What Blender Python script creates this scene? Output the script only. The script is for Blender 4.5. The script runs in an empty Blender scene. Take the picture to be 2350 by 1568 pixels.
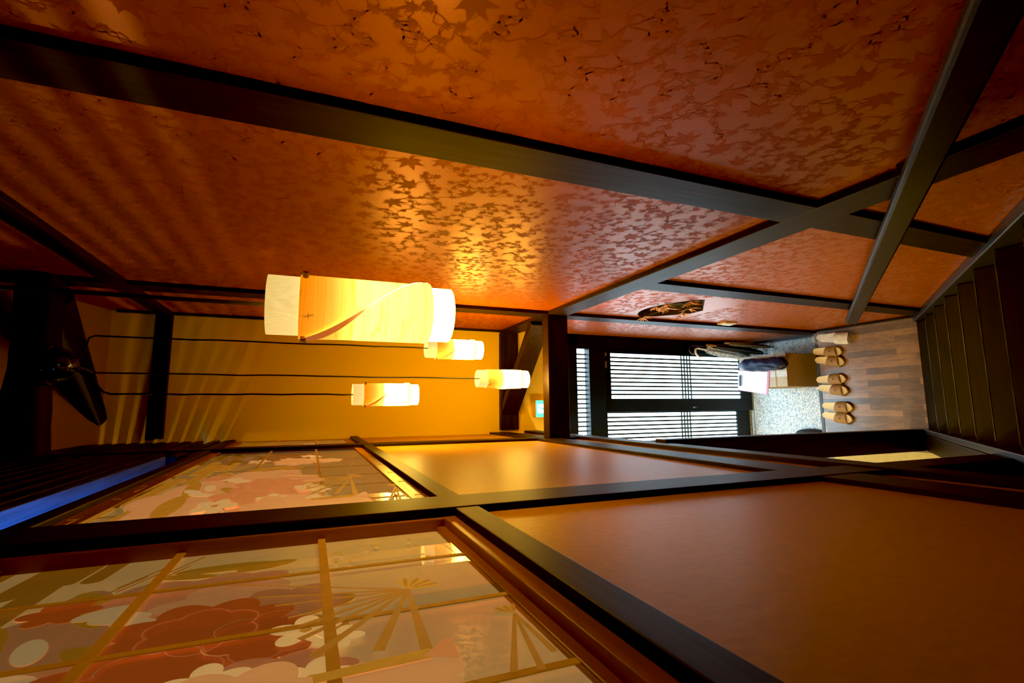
import bpy, bmesh, math, random
from mathutils import Vector, Matrix
from mathutils.geometry import tessellate_polygon
random.seed(7)
U = 0.61                      # one layout unit (corridor module) in metres
H = 6.6 * U                   # eye height above the wooden floor
sc = bpy.context.scene
COL = sc.collection
PI = math.pi
def V(x, y, z): return Vector((x * U, y * U, z * U + H))

# ------------------------------------------------------------------ materials
MATS = {}
def newmat(name):
    m = bpy.data.materials.new(name); m.use_nodes = True
    nt = m.node_tree; nt.nodes.clear()
    out = nt.nodes.new('ShaderNodeOutputMaterial')
    MATS[name] = m
    return m, nt, out
def N(nt, t, **kw):
    n = nt.nodes.new(t)
    for k, v in kw.items():
        if k in n.inputs: n.inputs[k].default_value = v
        else: setattr(n, k, v)
    return n
def ramp(nt, stops):
    r = nt.nodes.new('ShaderNodeValToRGB')
    e = r.color_ramp.elements
    e.remove(e[1]); e[0].position = stops[0][0]; e[0].color = (*stops[0][1], 1)
    for p, c in stops[1:]:
        k = e.new(p); k.color = (*c, 1)
    return r
def coords(nt, scale=(1, 1, 1), kind='Object', rot=(0, 0, 0)):
    tc = nt.nodes.new('ShaderNodeTexCoord'); mp = nt.nodes.new('ShaderNodeMapping')
    mp.inputs['Scale'].default_value = scale
    mp.inputs['Rotation'].default_value = rot
    nt.links.new(tc.outputs[kind], mp.inputs['Vector'])
    return mp.outputs['Vector']
def simple(name, col, rough=0.5, spec=0.5, coat=0.0, coat_rough=0.1, var=0.12, scale=40, bump=0.0, metal=0.0, emis=None, estr=0.0, sc3=None):
    m, nt, out = newmat(name)
    b = N(nt, 'ShaderNodeBsdfPrincipled', Roughness=rough, Metallic=metal)
    b.inputs['Specular IOR Level'].default_value = spec
    b.inputs['Coat Weight'].default_value = coat
    b.inputs['Coat Roughness'].default_value = coat_rough
    v = coords(nt, sc3 or (1, 1, 1))
    n = N(nt, 'ShaderNodeTexNoise', Scale=scale, Detail=4.0)
    nt.links.new(v, n.inputs['Vector'])
    lo = tuple(c * (1 - var) for c in col); hi = tuple(min(1, c * (1 + var)) for c in col)
    r = ramp(nt, [(0.3, lo), (0.7, hi)])
    nt.links.new(n.outputs['Fac'], r.inputs['Fac'])
    nt.links.new(r.outputs['Color'], b.inputs['Base Color'])
    if bump:
        bp = N(nt, 'ShaderNodeBump', Strength=bump, Distance=0.002)
        nt.links.new(n.outputs['Fac'], bp.inputs['Height']); nt.links.new(bp.outputs['Normal'], b.inputs['Normal'])
    if emis:
        b.inputs['Emission Color'].default_value = (*emis, 1); b.inputs['Emission Strength'].default_value = estr
    nt.links.new(b.outputs['BSDF'], out.inputs['Surface'])
    return m
def wood(name, dark, light, axis, rough=0.48, spec=0.16, stretch=0.06, scale=60, coat=0.0):
    s = [1, 1, 1]; s['xyz'.index(axis)] = stretch
    return simple(name, tuple((a + b) / 2 for a, b in zip(dark, light)), rough, spec, coat, 0.2,
                  var=(light[0] - dark[0]) / (light[0] + dark[0]), scale=scale, bump=0.25, sc3=tuple(s))
DK, LT = (0.011, 0.0052, 0.003), (0.030, 0.0138, 0.008)
for ax in 'xyz': wood('dark_wood_' + ax, DK, LT, ax)
for ax in 'yz': wood('orange_wood_' + ax, (0.33, 0.12, 0.03), (0.50, 0.20, 0.055), ax, rough=0.35)
wood('rail_wood', (.012, .008, .005), (.024, .016, .010), 'y', rough=.42, spec=.28)
wood('shelf_wood_bluelit', (.03, .06, .13), (.07, .13, .26), 'y')  # blue of the window light put into the wood colour
wood('stair_wood', (0.011, 0.0065, 0.002), (0.018, 0.011, 0.0035), 'x', rough=0.5, spec=.25)
wood('black_log', (0.010, 0.006, 0.004), (0.02, 0.012, 0.008), 'x', rough=0.6)
simple('right_paper', (0.44, 0.108, 0.008), rough=0.39, spec=0.60, metal=0.28, var=0.06, scale=120, bump=0.10)
simple('right_leaf', (0.385, 0.085, 0.006), rough=0.6, spec=0.25, var=0.05, scale=120)
simple('left_washi', (0.52, 0.285, 0.042), rough=0.42, spec=0.13, var=0.06, scale=70, bump=0.22, sc3=(1, 1, 0.6))
simple('far_plaster', (0.76, 0.50, 0.07), rough=0.8, spec=0.2, var=0.05, scale=180, bump=0.15)
simple('ceiling_plaster', (0.34, 0.18, 0.03), rough=0.9, spec=0.1, var=0.05, scale=120)
simple('plain_plaster', (0.62, 0.45, 0.22), rough=0.9, spec=0.1, var=0.05, scale=60)
simple('tatami', (0.62, 0.52, 0.20), rough=0.7, var=0.15, scale=300, sc3=(1, .08, 1))
simple('tatami_border', (0.30, 0.34, 0.36), rough=0.8)
simple('door_dark', (0.004, 0.007, 0.012), rough=0.4, spec=0.3, var=0.2, scale=30)
simple('slat_dark', (0.02, 0.035, 0.05), rough=0.5)
simple('brass_dull', (0.5, 0.42, 0.3), rough=0.35, metal=0.9)
simple('black_gloss', (0.012, 0.012, 0.016), rough=0.12, spec=0.6)
simple('black_rubber', (0.012, 0.010, 0.009), rough=0.55)
PAPER_GLOW = 0.30       # glow added to paper and print in place of light from behind
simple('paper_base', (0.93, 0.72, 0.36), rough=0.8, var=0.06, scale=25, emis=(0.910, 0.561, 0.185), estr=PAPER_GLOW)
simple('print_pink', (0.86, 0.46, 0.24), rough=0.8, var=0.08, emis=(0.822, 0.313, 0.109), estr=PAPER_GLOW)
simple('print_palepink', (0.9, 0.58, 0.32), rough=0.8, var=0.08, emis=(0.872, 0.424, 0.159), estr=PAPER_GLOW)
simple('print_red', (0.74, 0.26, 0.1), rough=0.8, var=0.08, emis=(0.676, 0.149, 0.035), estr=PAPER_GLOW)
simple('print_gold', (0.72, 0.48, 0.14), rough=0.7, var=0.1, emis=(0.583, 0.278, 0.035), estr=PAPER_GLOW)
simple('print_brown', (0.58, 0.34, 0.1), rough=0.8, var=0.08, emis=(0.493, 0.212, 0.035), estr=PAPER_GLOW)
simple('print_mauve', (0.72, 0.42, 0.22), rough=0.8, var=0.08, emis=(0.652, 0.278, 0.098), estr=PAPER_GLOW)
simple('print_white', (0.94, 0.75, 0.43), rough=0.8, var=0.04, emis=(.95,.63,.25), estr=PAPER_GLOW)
simple('lattice_tan', (0.66, 0.36, 0.09), rough=0.7, emis=(.62, .25, .03), estr=.13)  # slight glow added to the bars to lighten them
simple('cork', (0.95, 0.76, 0.44), rough=0.8, var=0.10, scale=400)
simple('sandal_sole', (0.25, 0.11, 0.06), rough=0.7)
simple('cardboard', (0.42, 0.26, 0.10), rough=0.75, var=0.06)
simple('cardboard_top', (0.55, 0.46, 0.32), rough=0.7, var=0.05)
simple('tape', (0.60, 0.55, 0.45), rough=0.2, spec=0.6)
simple('nylon_navy', (0.012, 0.020, 0.055), rough=0.36, spec=0.32, var=0.4, scale=35, bump=1.0)
simple('paper_white', (0.88, 0.90, 0.92), rough=0.7, var=0.02)
simple('paper_grey', (0.66, 0.69, 0.72), rough=0.7, var=0.02)
simple('clip_pink', (0.75, 0.25, 0.50), rough=0.4)
simple('clip_steel', (0.10, 0.10, 0.16), rough=0.25, metal=0.7)
simple('umb_white', (0.95, 0.93, 0.88), rough=0.3)
simple('umb_black', (0.014, 0.014, 0.014), rough=0.6, var=0.5, scale=60, bump=0.8)
simple('umb_beige', (0.20, 0.15, 0.085), rough=0.7, var=0.25, scale=50)
simple('umb_bamboo', (0.42, 0.27, 0.10), rough=0.4)
simple('switch_plate', (0.80, 0.66, 0.40), rough=0.35)
simple('switch_white', (0.88, 0.90, 0.90), rough=0.3)
simple('sign_box', (0.72, 0.52, 0.26), rough=0.5)
simple('sign_green', (0.10, 0.7, 0.5), emis=(0.05, 0.85, 0.55), estr=1.3)
simple('sign_white', (0.9, 0.9, 0.9), emis=(0.85, 1.0, 0.95), estr=2.2)
simple('twig_green', (0.16, 0.17, 0.03), rough=0.6)
simple('maple_red', (0.90, 0.38, 0.16), rough=0.6, var=0.3, scale=50)
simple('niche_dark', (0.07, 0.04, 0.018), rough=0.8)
simple('niche_lit_side', (0.13, 0.13, 0.13), rough=0.5)  # alcove's near side, door light painted in as a lighter grey
simple('kamachi', (0.05, 0.055, 0.065), rough=0.35, spec=0.6)
simple('stringer_wood', (0.024, 0.021, 0.021), rough=0.38, spec=0.6, var=0.2, scale=30)
simple('nosing_highlight', (0.12, 0.115, 0.10), rough=0.4, spec=0.25, var=0.6, scale=9)  # pale colour painting the highlight along the tread edges
simple('shoe_white', (0.6, 0.55, 0.45), rough=0.6)
simple('slipper_white', (0.95, 0.93, 0.92), rough=0.6)
simple('slipper_band', (0.55, 0.42, 0.22), rough=0.6)

def floor_mat():
    m, nt, out = newmat('floor_planks')
    b = N(nt, 'ShaderNodeBsdfPrincipled', Roughness=0.36)
    b.inputs['Specular IOR Level'].default_value = 0.6; b.inputs['Coat Weight'].default_value = 1.0; b.inputs['Coat Roughness'].default_value = 0.33; b.inputs['Coat IOR'].default_value = 1.8
    v = coords(nt, rot=(0, 0, PI / 2))
    br = N(nt, 'ShaderNodeTexBrick', Scale=1.0, **{'Mortar Size': 0.0012, 'Brick Width': 0.36, 'Row Height': 0.046, 'Bias': 0.0})
    br.offset = 0.37
    br.inputs['Color1'].default_value = (0, 0, 0, 1); br.inputs['Color2'].default_value = (1, 1, 1, 1)
    br.inputs['Mortar'].default_value = (0.1, 0.1, 0.1, 1)
    nt.links.new(v, br.inputs['Vector'])
    v2 = coords(nt, (9, 1.6, 1))
    n = N(nt, 'ShaderNodeTexNoise', Scale=6.0, Detail=6.0, Roughness=0.65); nt.links.new(v2, n.inputs['Vector'])
    ad = N(nt, 'ShaderNodeMath', operation='MULTIPLY_ADD'); ad.inputs[1].default_value = 0.42
    nt.links.new(br.outputs['Color'], ad.inputs[0])
    mm = N(nt, 'ShaderNodeMath', operation='MULTIPLY'); mm.inputs[1].default_value = 0.68
    nt.links.new(n.outputs['Fac'], mm.inputs[0]); nt.links.new(mm.outputs[0], ad.inputs[2])
    r = ramp(nt, [(0.22, (0.058, 0.038, 0.024)), (0.47, (0.15, 0.092, 0.046)), (0.72, (0.38, 0.21, 0.08))])
    nt.links.new(ad.outputs[0], r.inputs['Fac']); nt.links.new(r.outputs['Color'], b.inputs['Base Color'])
    bp = N(nt, 'ShaderNodeBump', Strength=0.15, Distance=0.002)
    nt.links.new(n.outputs['Fac'], bp.inputs['Height']); nt.links.new(bp.outputs['Normal'], b.inputs['Normal'])
    nt.links.new(b.outputs['BSDF'], out.inputs['Surface'])
floor_mat()
def pebble_mat():
    m, nt, out = newmat('pebble_wash')
    b = N(nt, 'ShaderNodeBsdfPrincipled', Roughness=0.45)
    v = coords(nt)
    vo = N(nt, 'ShaderNodeTexVoronoi', Scale=95.0); nt.links.new(v, vo.inputs['Vector'])
    sep = N(nt, 'ShaderNodeSeparateColor'); nt.links.new(vo.outputs['Color'], sep.inputs[0])
    r = ramp(nt, [(0.0, (0.30, 0.38, 0.42)), (0.35, (0.66, 0.74, 0.78)), (0.60, (0.82, 0.76, 0.58)), (0.70, (0.80, 0.86, 0.88)), (0.95, (1, 1, .98))])
    nt.links.new(sep.outputs[0], r.inputs['Fac'])
    r2 = ramp(nt, [(0.35, (1, 1, 1)), (0.7, (0.62, 0.65, 0.66))])
    nt.links.new(vo.outputs['Distance'], r2.inputs['Fac'])
    mx = N(nt, 'ShaderNodeMix', data_type='RGBA', blend_type='MULTIPLY'); mx.inputs[0].default_value = 1
    nt.links.new(r.outputs['Color'], mx.inputs[6]); nt.links.new(r2.outputs['Color'], mx.inputs[7])
    nt.links.new(mx.outputs[2], b.inputs['Base Color'])
    nt.links.new(b.outputs['BSDF'], out.inputs['Surface'])
pebble_mat()
def strap_mat():
    m, nt, out = newmat('strap_grain')
    b = N(nt, 'ShaderNodeBsdfPrincipled', Roughness=0.5)
    v = coords(nt, (1, 1, 1))
    w = N(nt, 'ShaderNodeTexWave', Scale=26.0, Distortion=4.0, Detail=3.0); w.bands_direction = 'Y'
    w.inputs['Detail Scale'].default_value = 1.2
    nt.links.new(v, w.inputs['Vector'])
    r = ramp(nt, [(0.0, (0.24, 0.12, 0.06)), (0.3, (0.38, 0.22, 0.09)), (1.0, (0.52, 0.32, 0.13))])
    nt.links.new(w.outputs['Fac'], r.inputs['Fac']); nt.links.new(r.outputs['Color'], b.inputs['Base Color'])
    nt.links.new(b.outputs['BSDF'], out.inputs['Surface'])
strap_mat()
def emit(name, stops, strengths, L, grain=False, weave=False):
    """lamp shade lit from inside: colour and strength follow the distance from the bulb along the local z axis"""
    m, nt, out = newmat(name)
    tc = nt.nodes.new('ShaderNodeTexCoord'); sp = nt.nodes.new('ShaderNodeSeparateXYZ')
    nt.links.new(tc.outputs['Object'], sp.inputs[0])
    dv = N(nt, 'ShaderNodeMath', operation='DIVIDE'); dv.inputs[1].default_value = L
    nt.links.new(sp.outputs['Z'], dv.inputs[0])
    r = ramp(nt, stops); nt.links.new(dv.outputs[0], r.inputs['Fac'])
    mx = max(strengths[i][1] for i in range(len(strengths)))
    rs = ramp(nt, [(p, (s / mx,) * 3) for p, s in strengths]); nt.links.new(dv.outputs[0], rs.inputs['Fac'])
    ms = N(nt, 'ShaderNodeMath', operation='MULTIPLY'); ms.inputs[1].default_value = mx
    nt.links.new(rs.outputs['Color'], ms.inputs[0])
    b = N(nt, 'ShaderNodeBsdfPrincipled', Roughness=0.5)
    b.inputs['Base Color'].default_value = (0.7, 0.45, 0.2, 1)
    col = r.outputs['Color']
    if grain or weave:
        mp = nt.nodes.new('ShaderNodeMapping'); nt.links.new(tc.outputs['Object'], mp.inputs['Vector'])
        if grain:
            mp.inputs['Scale'].default_value = (0.5, 0.5, 10)
            w = N(nt, 'ShaderNodeTexNoise', Scale=5.0, Detail=2.0, Distortion=0.7)
            stops2 = [(0.40, (1, 1, 1)), (0.48, (1, 0.95, 0.85)), (0.50, (0.80, 0.62, 0.40)), (0.52, (1, 0.96, 0.88)), (0.7, (0.95, 0.88, 0.75))]
        else:
            mp.inputs['Rotation'].default_value = (0.7, 0.7, 0.4); mp.inputs['Scale'].default_value = (1, 14, 1)
            w = N(nt, 'ShaderNodeTexNoise', Scale=60.0, Detail=3.0)
            stops2 = [(0.35, (0.86, 0.84, 0.75)), (0.65, (1, 1, 1))]
        nt.links.new(mp.outputs['Vector'], w.inputs['Vector'])
        r2 = ramp(nt, stops2); nt.links.new(w.outputs['Fac'], r2.inputs['Fac'])
        mm = N(nt, 'ShaderNodeMix', data_type='RGBA', blend_type='MULTIPLY'); mm.inputs[0].default_value = 1
        nt.links.new(col, mm.inputs[6]); nt.links.new(r2.outputs['Color'], mm.inputs[7]); col = mm.outputs[2]
    nt.links.new(col, b.inputs['Emission Color']); nt.links.new(ms.outputs[0], b.inputs['Emission Strength'])
    nt.links.new(b.outputs['BSDF'], out.inputs['Surface'])
LL = 0.345
LS = 5.2
emit('lamp_tube', [(0.0, (1, 0.62, 0.10)), (0.35, (1, 0.62, 0.10)), (0.8, (1, 0.76, 0.27)), (1.0, (1, 0.70, 0.22))],
     [(0.0, 14 * LS), (0.2, 16 * LS), (0.55, 6 * LS), (0.78, 1.05), (1.0, 0.85)], LL, weave=True)
emit('lamp_veneer', [(0.10, (1, 0.58, 0.06)), (0.40, (1, 0.62, 0.075)), (0.60, (1, 0.54, 0.07)), (0.74, (1, 0.36, 0.02)), (0.84, (0.95, 0.25, 0.005))],
     [(0.10, 2.4), (0.22, 5 * LS), (0.42, 11 * LS), (0.56, 2.6), (0.68, 1.25), (0.84, 0.95)], LL, grain=True)
emit('lamp_seam', [(0.2, (1, 0.75, 0.4)), (0.5, (1, 0.45, 0.08)), (0.6, (0.75, 0.16, 0.02)), (0.84, (0.40, 0.09, 0.03))],
     [(0.2, 14), (0.46, 10), (0.52, 1.2), (0.60, 0.8), (0.84, 0.55)], LL)
emit('lamp_bulb', [(0, (1, 0.62, 0.2)), (1, (1, 0.62, 0.2))], [(0, 60.0), (1, 60.0)], LL)
def glass_mat():
    m, nt, out = newmat('window_glass')
    fr = N(nt, 'ShaderNodeFresnel', IOR=1.65)
    t = N(nt, 'ShaderNodeBsdfTransparent'); t.inputs['Color'].default_value = (0.97, 0.96, 0.93, 1)
    g = N(nt, 'ShaderNodeBsdfGlossy', Roughness=0.012)
    n = N(nt, 'ShaderNodeTexNoise', Scale=6.0); nt.links.new(coords(nt), n.inputs['Vector'])
    bp = N(nt, 'ShaderNodeBump', Strength=0.02, Distance=0.003); nt.links.new(n.outputs['Fac'], bp.inputs['Height'])
    nt.links.new(bp.outputs['Normal'], g.inputs['Normal'])
    mx = N(nt, 'ShaderNodeMixShader')
    nt.links.new(fr.outputs[0], mx.inputs[0]); nt.links.new(t.outputs[0], mx.inputs[1]); nt.links.new(g.outputs[0], mx.inputs[2])
    nt.links.new(mx.outputs[0], out.inputs['Surface'])
glass_mat()
def film_mat():
    m, nt, out = newmat('clear_film')
    t = N(nt, 'ShaderNodeBsdfTransparent'); g = N(nt, 'ShaderNodeBsdfPrincipled', Roughness=0.10)
    g.inputs['Base Color'].default_value = (.9, .9, .95, 1); g.inputs['Specular IOR Level'].default_value = 1.0
    g.inputs['Coat Weight'].default_value = 1.0; g.inputs['Coat Roughness'].default_value = .12; g.inputs['Coat IOR'].default_value = 1.9
    n = N(nt, 'ShaderNodeTexNoise', Scale=9.0, Distortion=1.5, Detail=1.0); nt.links.new(coords(nt), n.inputs['Vector'])
    bp = N(nt, 'ShaderNodeBump', Strength=1.0, Distance=0.012); nt.links.new(n.outputs['Fac'], bp.inputs['Height'])
    nt.links.new(bp.outputs['Normal'], g.inputs['Normal'])
    r = ramp(nt, [(.48, (.03, .03, .03)), (.60, (.24, .24, .24))]); nt.links.new(n.outputs['Fac'], r.inputs['Fac'])
    mx = N(nt, 'ShaderNodeMixShader'); nt.links.new(r.outputs['Color'], mx.inputs[0])
    nt.links.new(t.outputs[0], mx.inputs[1]); nt.links.new(g.outputs[0], mx.inputs[2])
    nt.links.new(mx.outputs[0], out.inputs['Surface'])
film_mat()
def vinyl_mat():
    m, nt, out = newmat('clear_vinyl')
    t = N(nt, 'ShaderNodeBsdfTransparent'); d = N(nt, 'ShaderNodeBsdfPrincipled', Roughness=0.25)
    d.inputs['Base Color'].default_value = (0.75, 0.82, 0.88, 1)
    n = N(nt, 'ShaderNodeTexNoise', Scale=30.0); nt.links.new(coords(nt), n.inputs['Vector'])
    r = ramp(nt, [(0.35, (0.3, 0.3, 0.3)), (0.6, (0.8, 0.8, 0.8))]); nt.links.new(n.outputs['Fac'], r.inputs['Fac'])
    mx = N(nt, 'ShaderNodeMixShader'); nt.links.new(r.outputs['Color'], mx.inputs[0])
    nt.links.new(t.outputs[0], mx.inputs[1]); nt.links.new(d.outputs[0], mx.inputs[2])
    nt.links.new(mx.outputs[0], out.inputs['Surface'])
vinyl_mat()
def pane_mat():
    """frosted door glass with full daylight behind it"""
    m, nt, out = newmat('frosted_daylight')
    v = coords(nt, (0.8, 1, 0.5)); n = N(nt, 'ShaderNodeTexNoise', Scale=1.6, Detail=1.0); nt.links.new(v, n.inputs['Vector'])
    r = ramp(nt, [(0.3, (0.52, 0.80, 1.0)), (0.7, (0.62, 0.88, 1.0))]); nt.links.new(n.outputs['Fac'], r.inputs['Fac'])
    b = N(nt, 'ShaderNodeBsdfPrincipled', Roughness=0.4)
    b.inputs['Base Color'].default_value = (0.8, 0.85, 0.88, 1)
    nt.links.new(r.outputs['Color'], b.inputs['Emission Color']); b.inputs['Emission Strength'].default_value = 8.5
    nt.links.new(b.outputs['BSDF'], out.inputs['Surface'])
pane_mat()

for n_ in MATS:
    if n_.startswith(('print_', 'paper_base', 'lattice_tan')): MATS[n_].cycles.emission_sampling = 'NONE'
# ------------------------------------------------------------------ mesh builder
class MB:
    def __init__(s): s.v = []; s.f = []; s.m = []; s.mats = []
    def mi(s, mat):
        if mat not in s.mats: s.mats.append(mat)
        return s.mats.index(mat)
    def add(s, vs, fs, mat):
        o = len(s.v); k = s.mi(mat)
        s.v += [tuple(p) for p in vs]
        for f in fs: s.f.append(tuple(i + o for i in f)); s.m.append(k)
    def corners(s, P, mat):
        s.add(P, [(0, 3, 2, 1), (4, 5, 6, 7), (0, 1, 5, 4), (1, 2, 6, 5), (2, 3, 7, 6), (3, 0, 4, 7)], mat)
    def box(s, x0, x1, y0, y1, z0, z1, mat):
        s.corners([(x0, y0, z0), (x1, y0, z0), (x1, y1, z0), (x0, y1, z0), (x0, y0, z1), (x1, y0, z1), (x1, y1, z1), (x0, y1, z1)], mat)
    def ubox(s, x0, x1, y0, y1, z0, z1, mat):      # in layout units
        a = V(min(x0, x1), min(y0, y1), min(z0, z1)); b = V(max(x0, x1), max(y0, y1), max(z0, z1))
        s.box(a.x, b.x, a.y, b.y, a.z, b.z, mat)
    def bar(s, a, b, w, h, mat, up=Vector((0, 0, 1))):  # oriented bar from a to b
        a, b = Vector(a), Vector(b); d = (b - a).normalized(); sx = d.cross(up).normalized(); sy = sx.cross(d)
        P = []
        for p in (a, b):
            P += [p - sx * w / 2 - sy * h / 2, p + sx * w / 2 - sy * h / 2, p + sx * w / 2 + sy * h / 2, p - sx * w / 2 + sy * h / 2]
        s.corners(P, mat)
    def tube(s, pts, r, mat, seg=10, caps=True):
        pts = [Vector(p) for p in pts]; n = len(pts)
        rs = r if isinstance(r, (list, tuple)) else [r] * n
        ref = None; vs = []
        for i, p in enumerate(pts):
            d = (pts[min(i + 1, n - 1)] - pts[max(i - 1, 0)]).normalized()
            if ref is None: ref = d.orthogonal().normalized()
            ref = (ref - d * ref.dot(d)).normalized(); q = d.cross(ref)
            for k in range(seg):
                t = 2 * PI * k / seg; vs.append(p + (ref * math.cos(t) + q * math.sin(t)) * rs[i])
        fs = [(i * seg + k, i * seg + (k + 1) % seg, (i + 1) * seg + (k + 1) % seg, (i + 1) * seg + k) for i in range(n - 1) for k in range(seg)]
        if caps: fs += [tuple(range(seg - 1, -1, -1)), tuple((n - 1) * seg + k for k in range(seg))]
        s.add(vs, fs, mat)
    def lathe(s, prof, mat, seg=32, c=(0, 0, 0)):
        vs = []; n = len(prof)
        for r, z in prof:
            for k in range(seg):
                t = 2 * PI * k / seg; vs.append((c[0] + r * math.cos(t), c[1] + r * math.sin(t), c[2] + z))
        fs = [(i * seg + k, i * seg + (k + 1) % seg, (i + 1) * seg + (k + 1) % seg, (i + 1) * seg + k) for i in range(n - 1) for k in range(seg)]
        s.add(vs, fs, mat)
    def poly(s, pts, mat):                          # flat polygon, triangulated
        pts = [Vector(p) for p in pts]
        s.add(pts, tessellate_polygon([pts]), mat)
    def prism(s, pts, ext, mat):                    # polygon extruded along a vector
        pts = [Vector(p) for p in pts]; ext = Vector(ext); n = len(pts)
        tri = [tuple(t) for t in tessellate_polygon([pts])]
        s.add(pts + [p + ext for p in pts],
              [t[::-1] for t in tri] + [tuple(i + n for i in t) for t in tri] + [(i, (i + 1) % n, n + (i + 1) % n, n + i) for i in range(n)], mat)
    def build(s, name, parent=None, smooth=False, bevel=0.0, fix=True):
        me = bpy.data.meshes.new(name); me.from_pydata(s.v, [], s.f); me.update()
        for m in s.mats: me.materials.append(MATS[m])
        me.polygons.foreach_set('material_index', s.m)
        if fix:
            bm = bmesh.new(); bm.from_mesh(me); bmesh.ops.recalc_face_normals(bm, faces=bm.faces); bm.to_mesh(me); bm.free()
        if smooth:
            me.polygons.foreach_set('use_smooth', [True] * len(me.polygons))
            me.set_sharp_from_angle(angle=math.radians(40))
        o = bpy.data.objects.new(name, me); COL.objects.link(o)
        if parent: o.parent = parent
        if bevel:
            b = o.modifiers.new('bevel', 'BEVEL'); b.width = bevel; b.segments = 2; b.limit_method = 'ANGLE'
        return o
def struct(o): o['kind'] = 'structure'; return o
def tag(o, label, cat, group=None):
    o['label'] = label; o['category'] = cat
    if group: o['group'] = group
    return o
def empty(name, loc, rz=0, label=None, cat=None, group=None):
    o = bpy.data.objects.new(name, None); COL.objects.link(o); o.location = loc; o.rotation_euler = (0, 0, rz)
    if label: tag(o, label, cat, group)
    return o
def copy_tree(root, loc, rz, label, group=None):
    r = root.copy(); COL.objects.link(r); r.location = loc; r.rotation_euler = (0, 0, rz); r['label'] = label
    if group: r['group'] = group
    for ch in list(root.children):
        c = ch.copy(); COL.objects.link(c); c.parent = r
        for g in list(ch.children):
            d = g.copy(); COL.objects.link(d); d.parent = c
    return r

# ------------------------------------------------------------------ layout constants (units)
XR, XRP = 1.0, 1.04            # right posts / right paper
XL, XLP = -0.33, -0.353        # left posts / left paper
YF = 6.25                      # entrance wall
ZG = -6.92                     # stone floor of the entrance
def ceil_z(y): return 1.93 + 0.41 * (6.3 - y)

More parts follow.
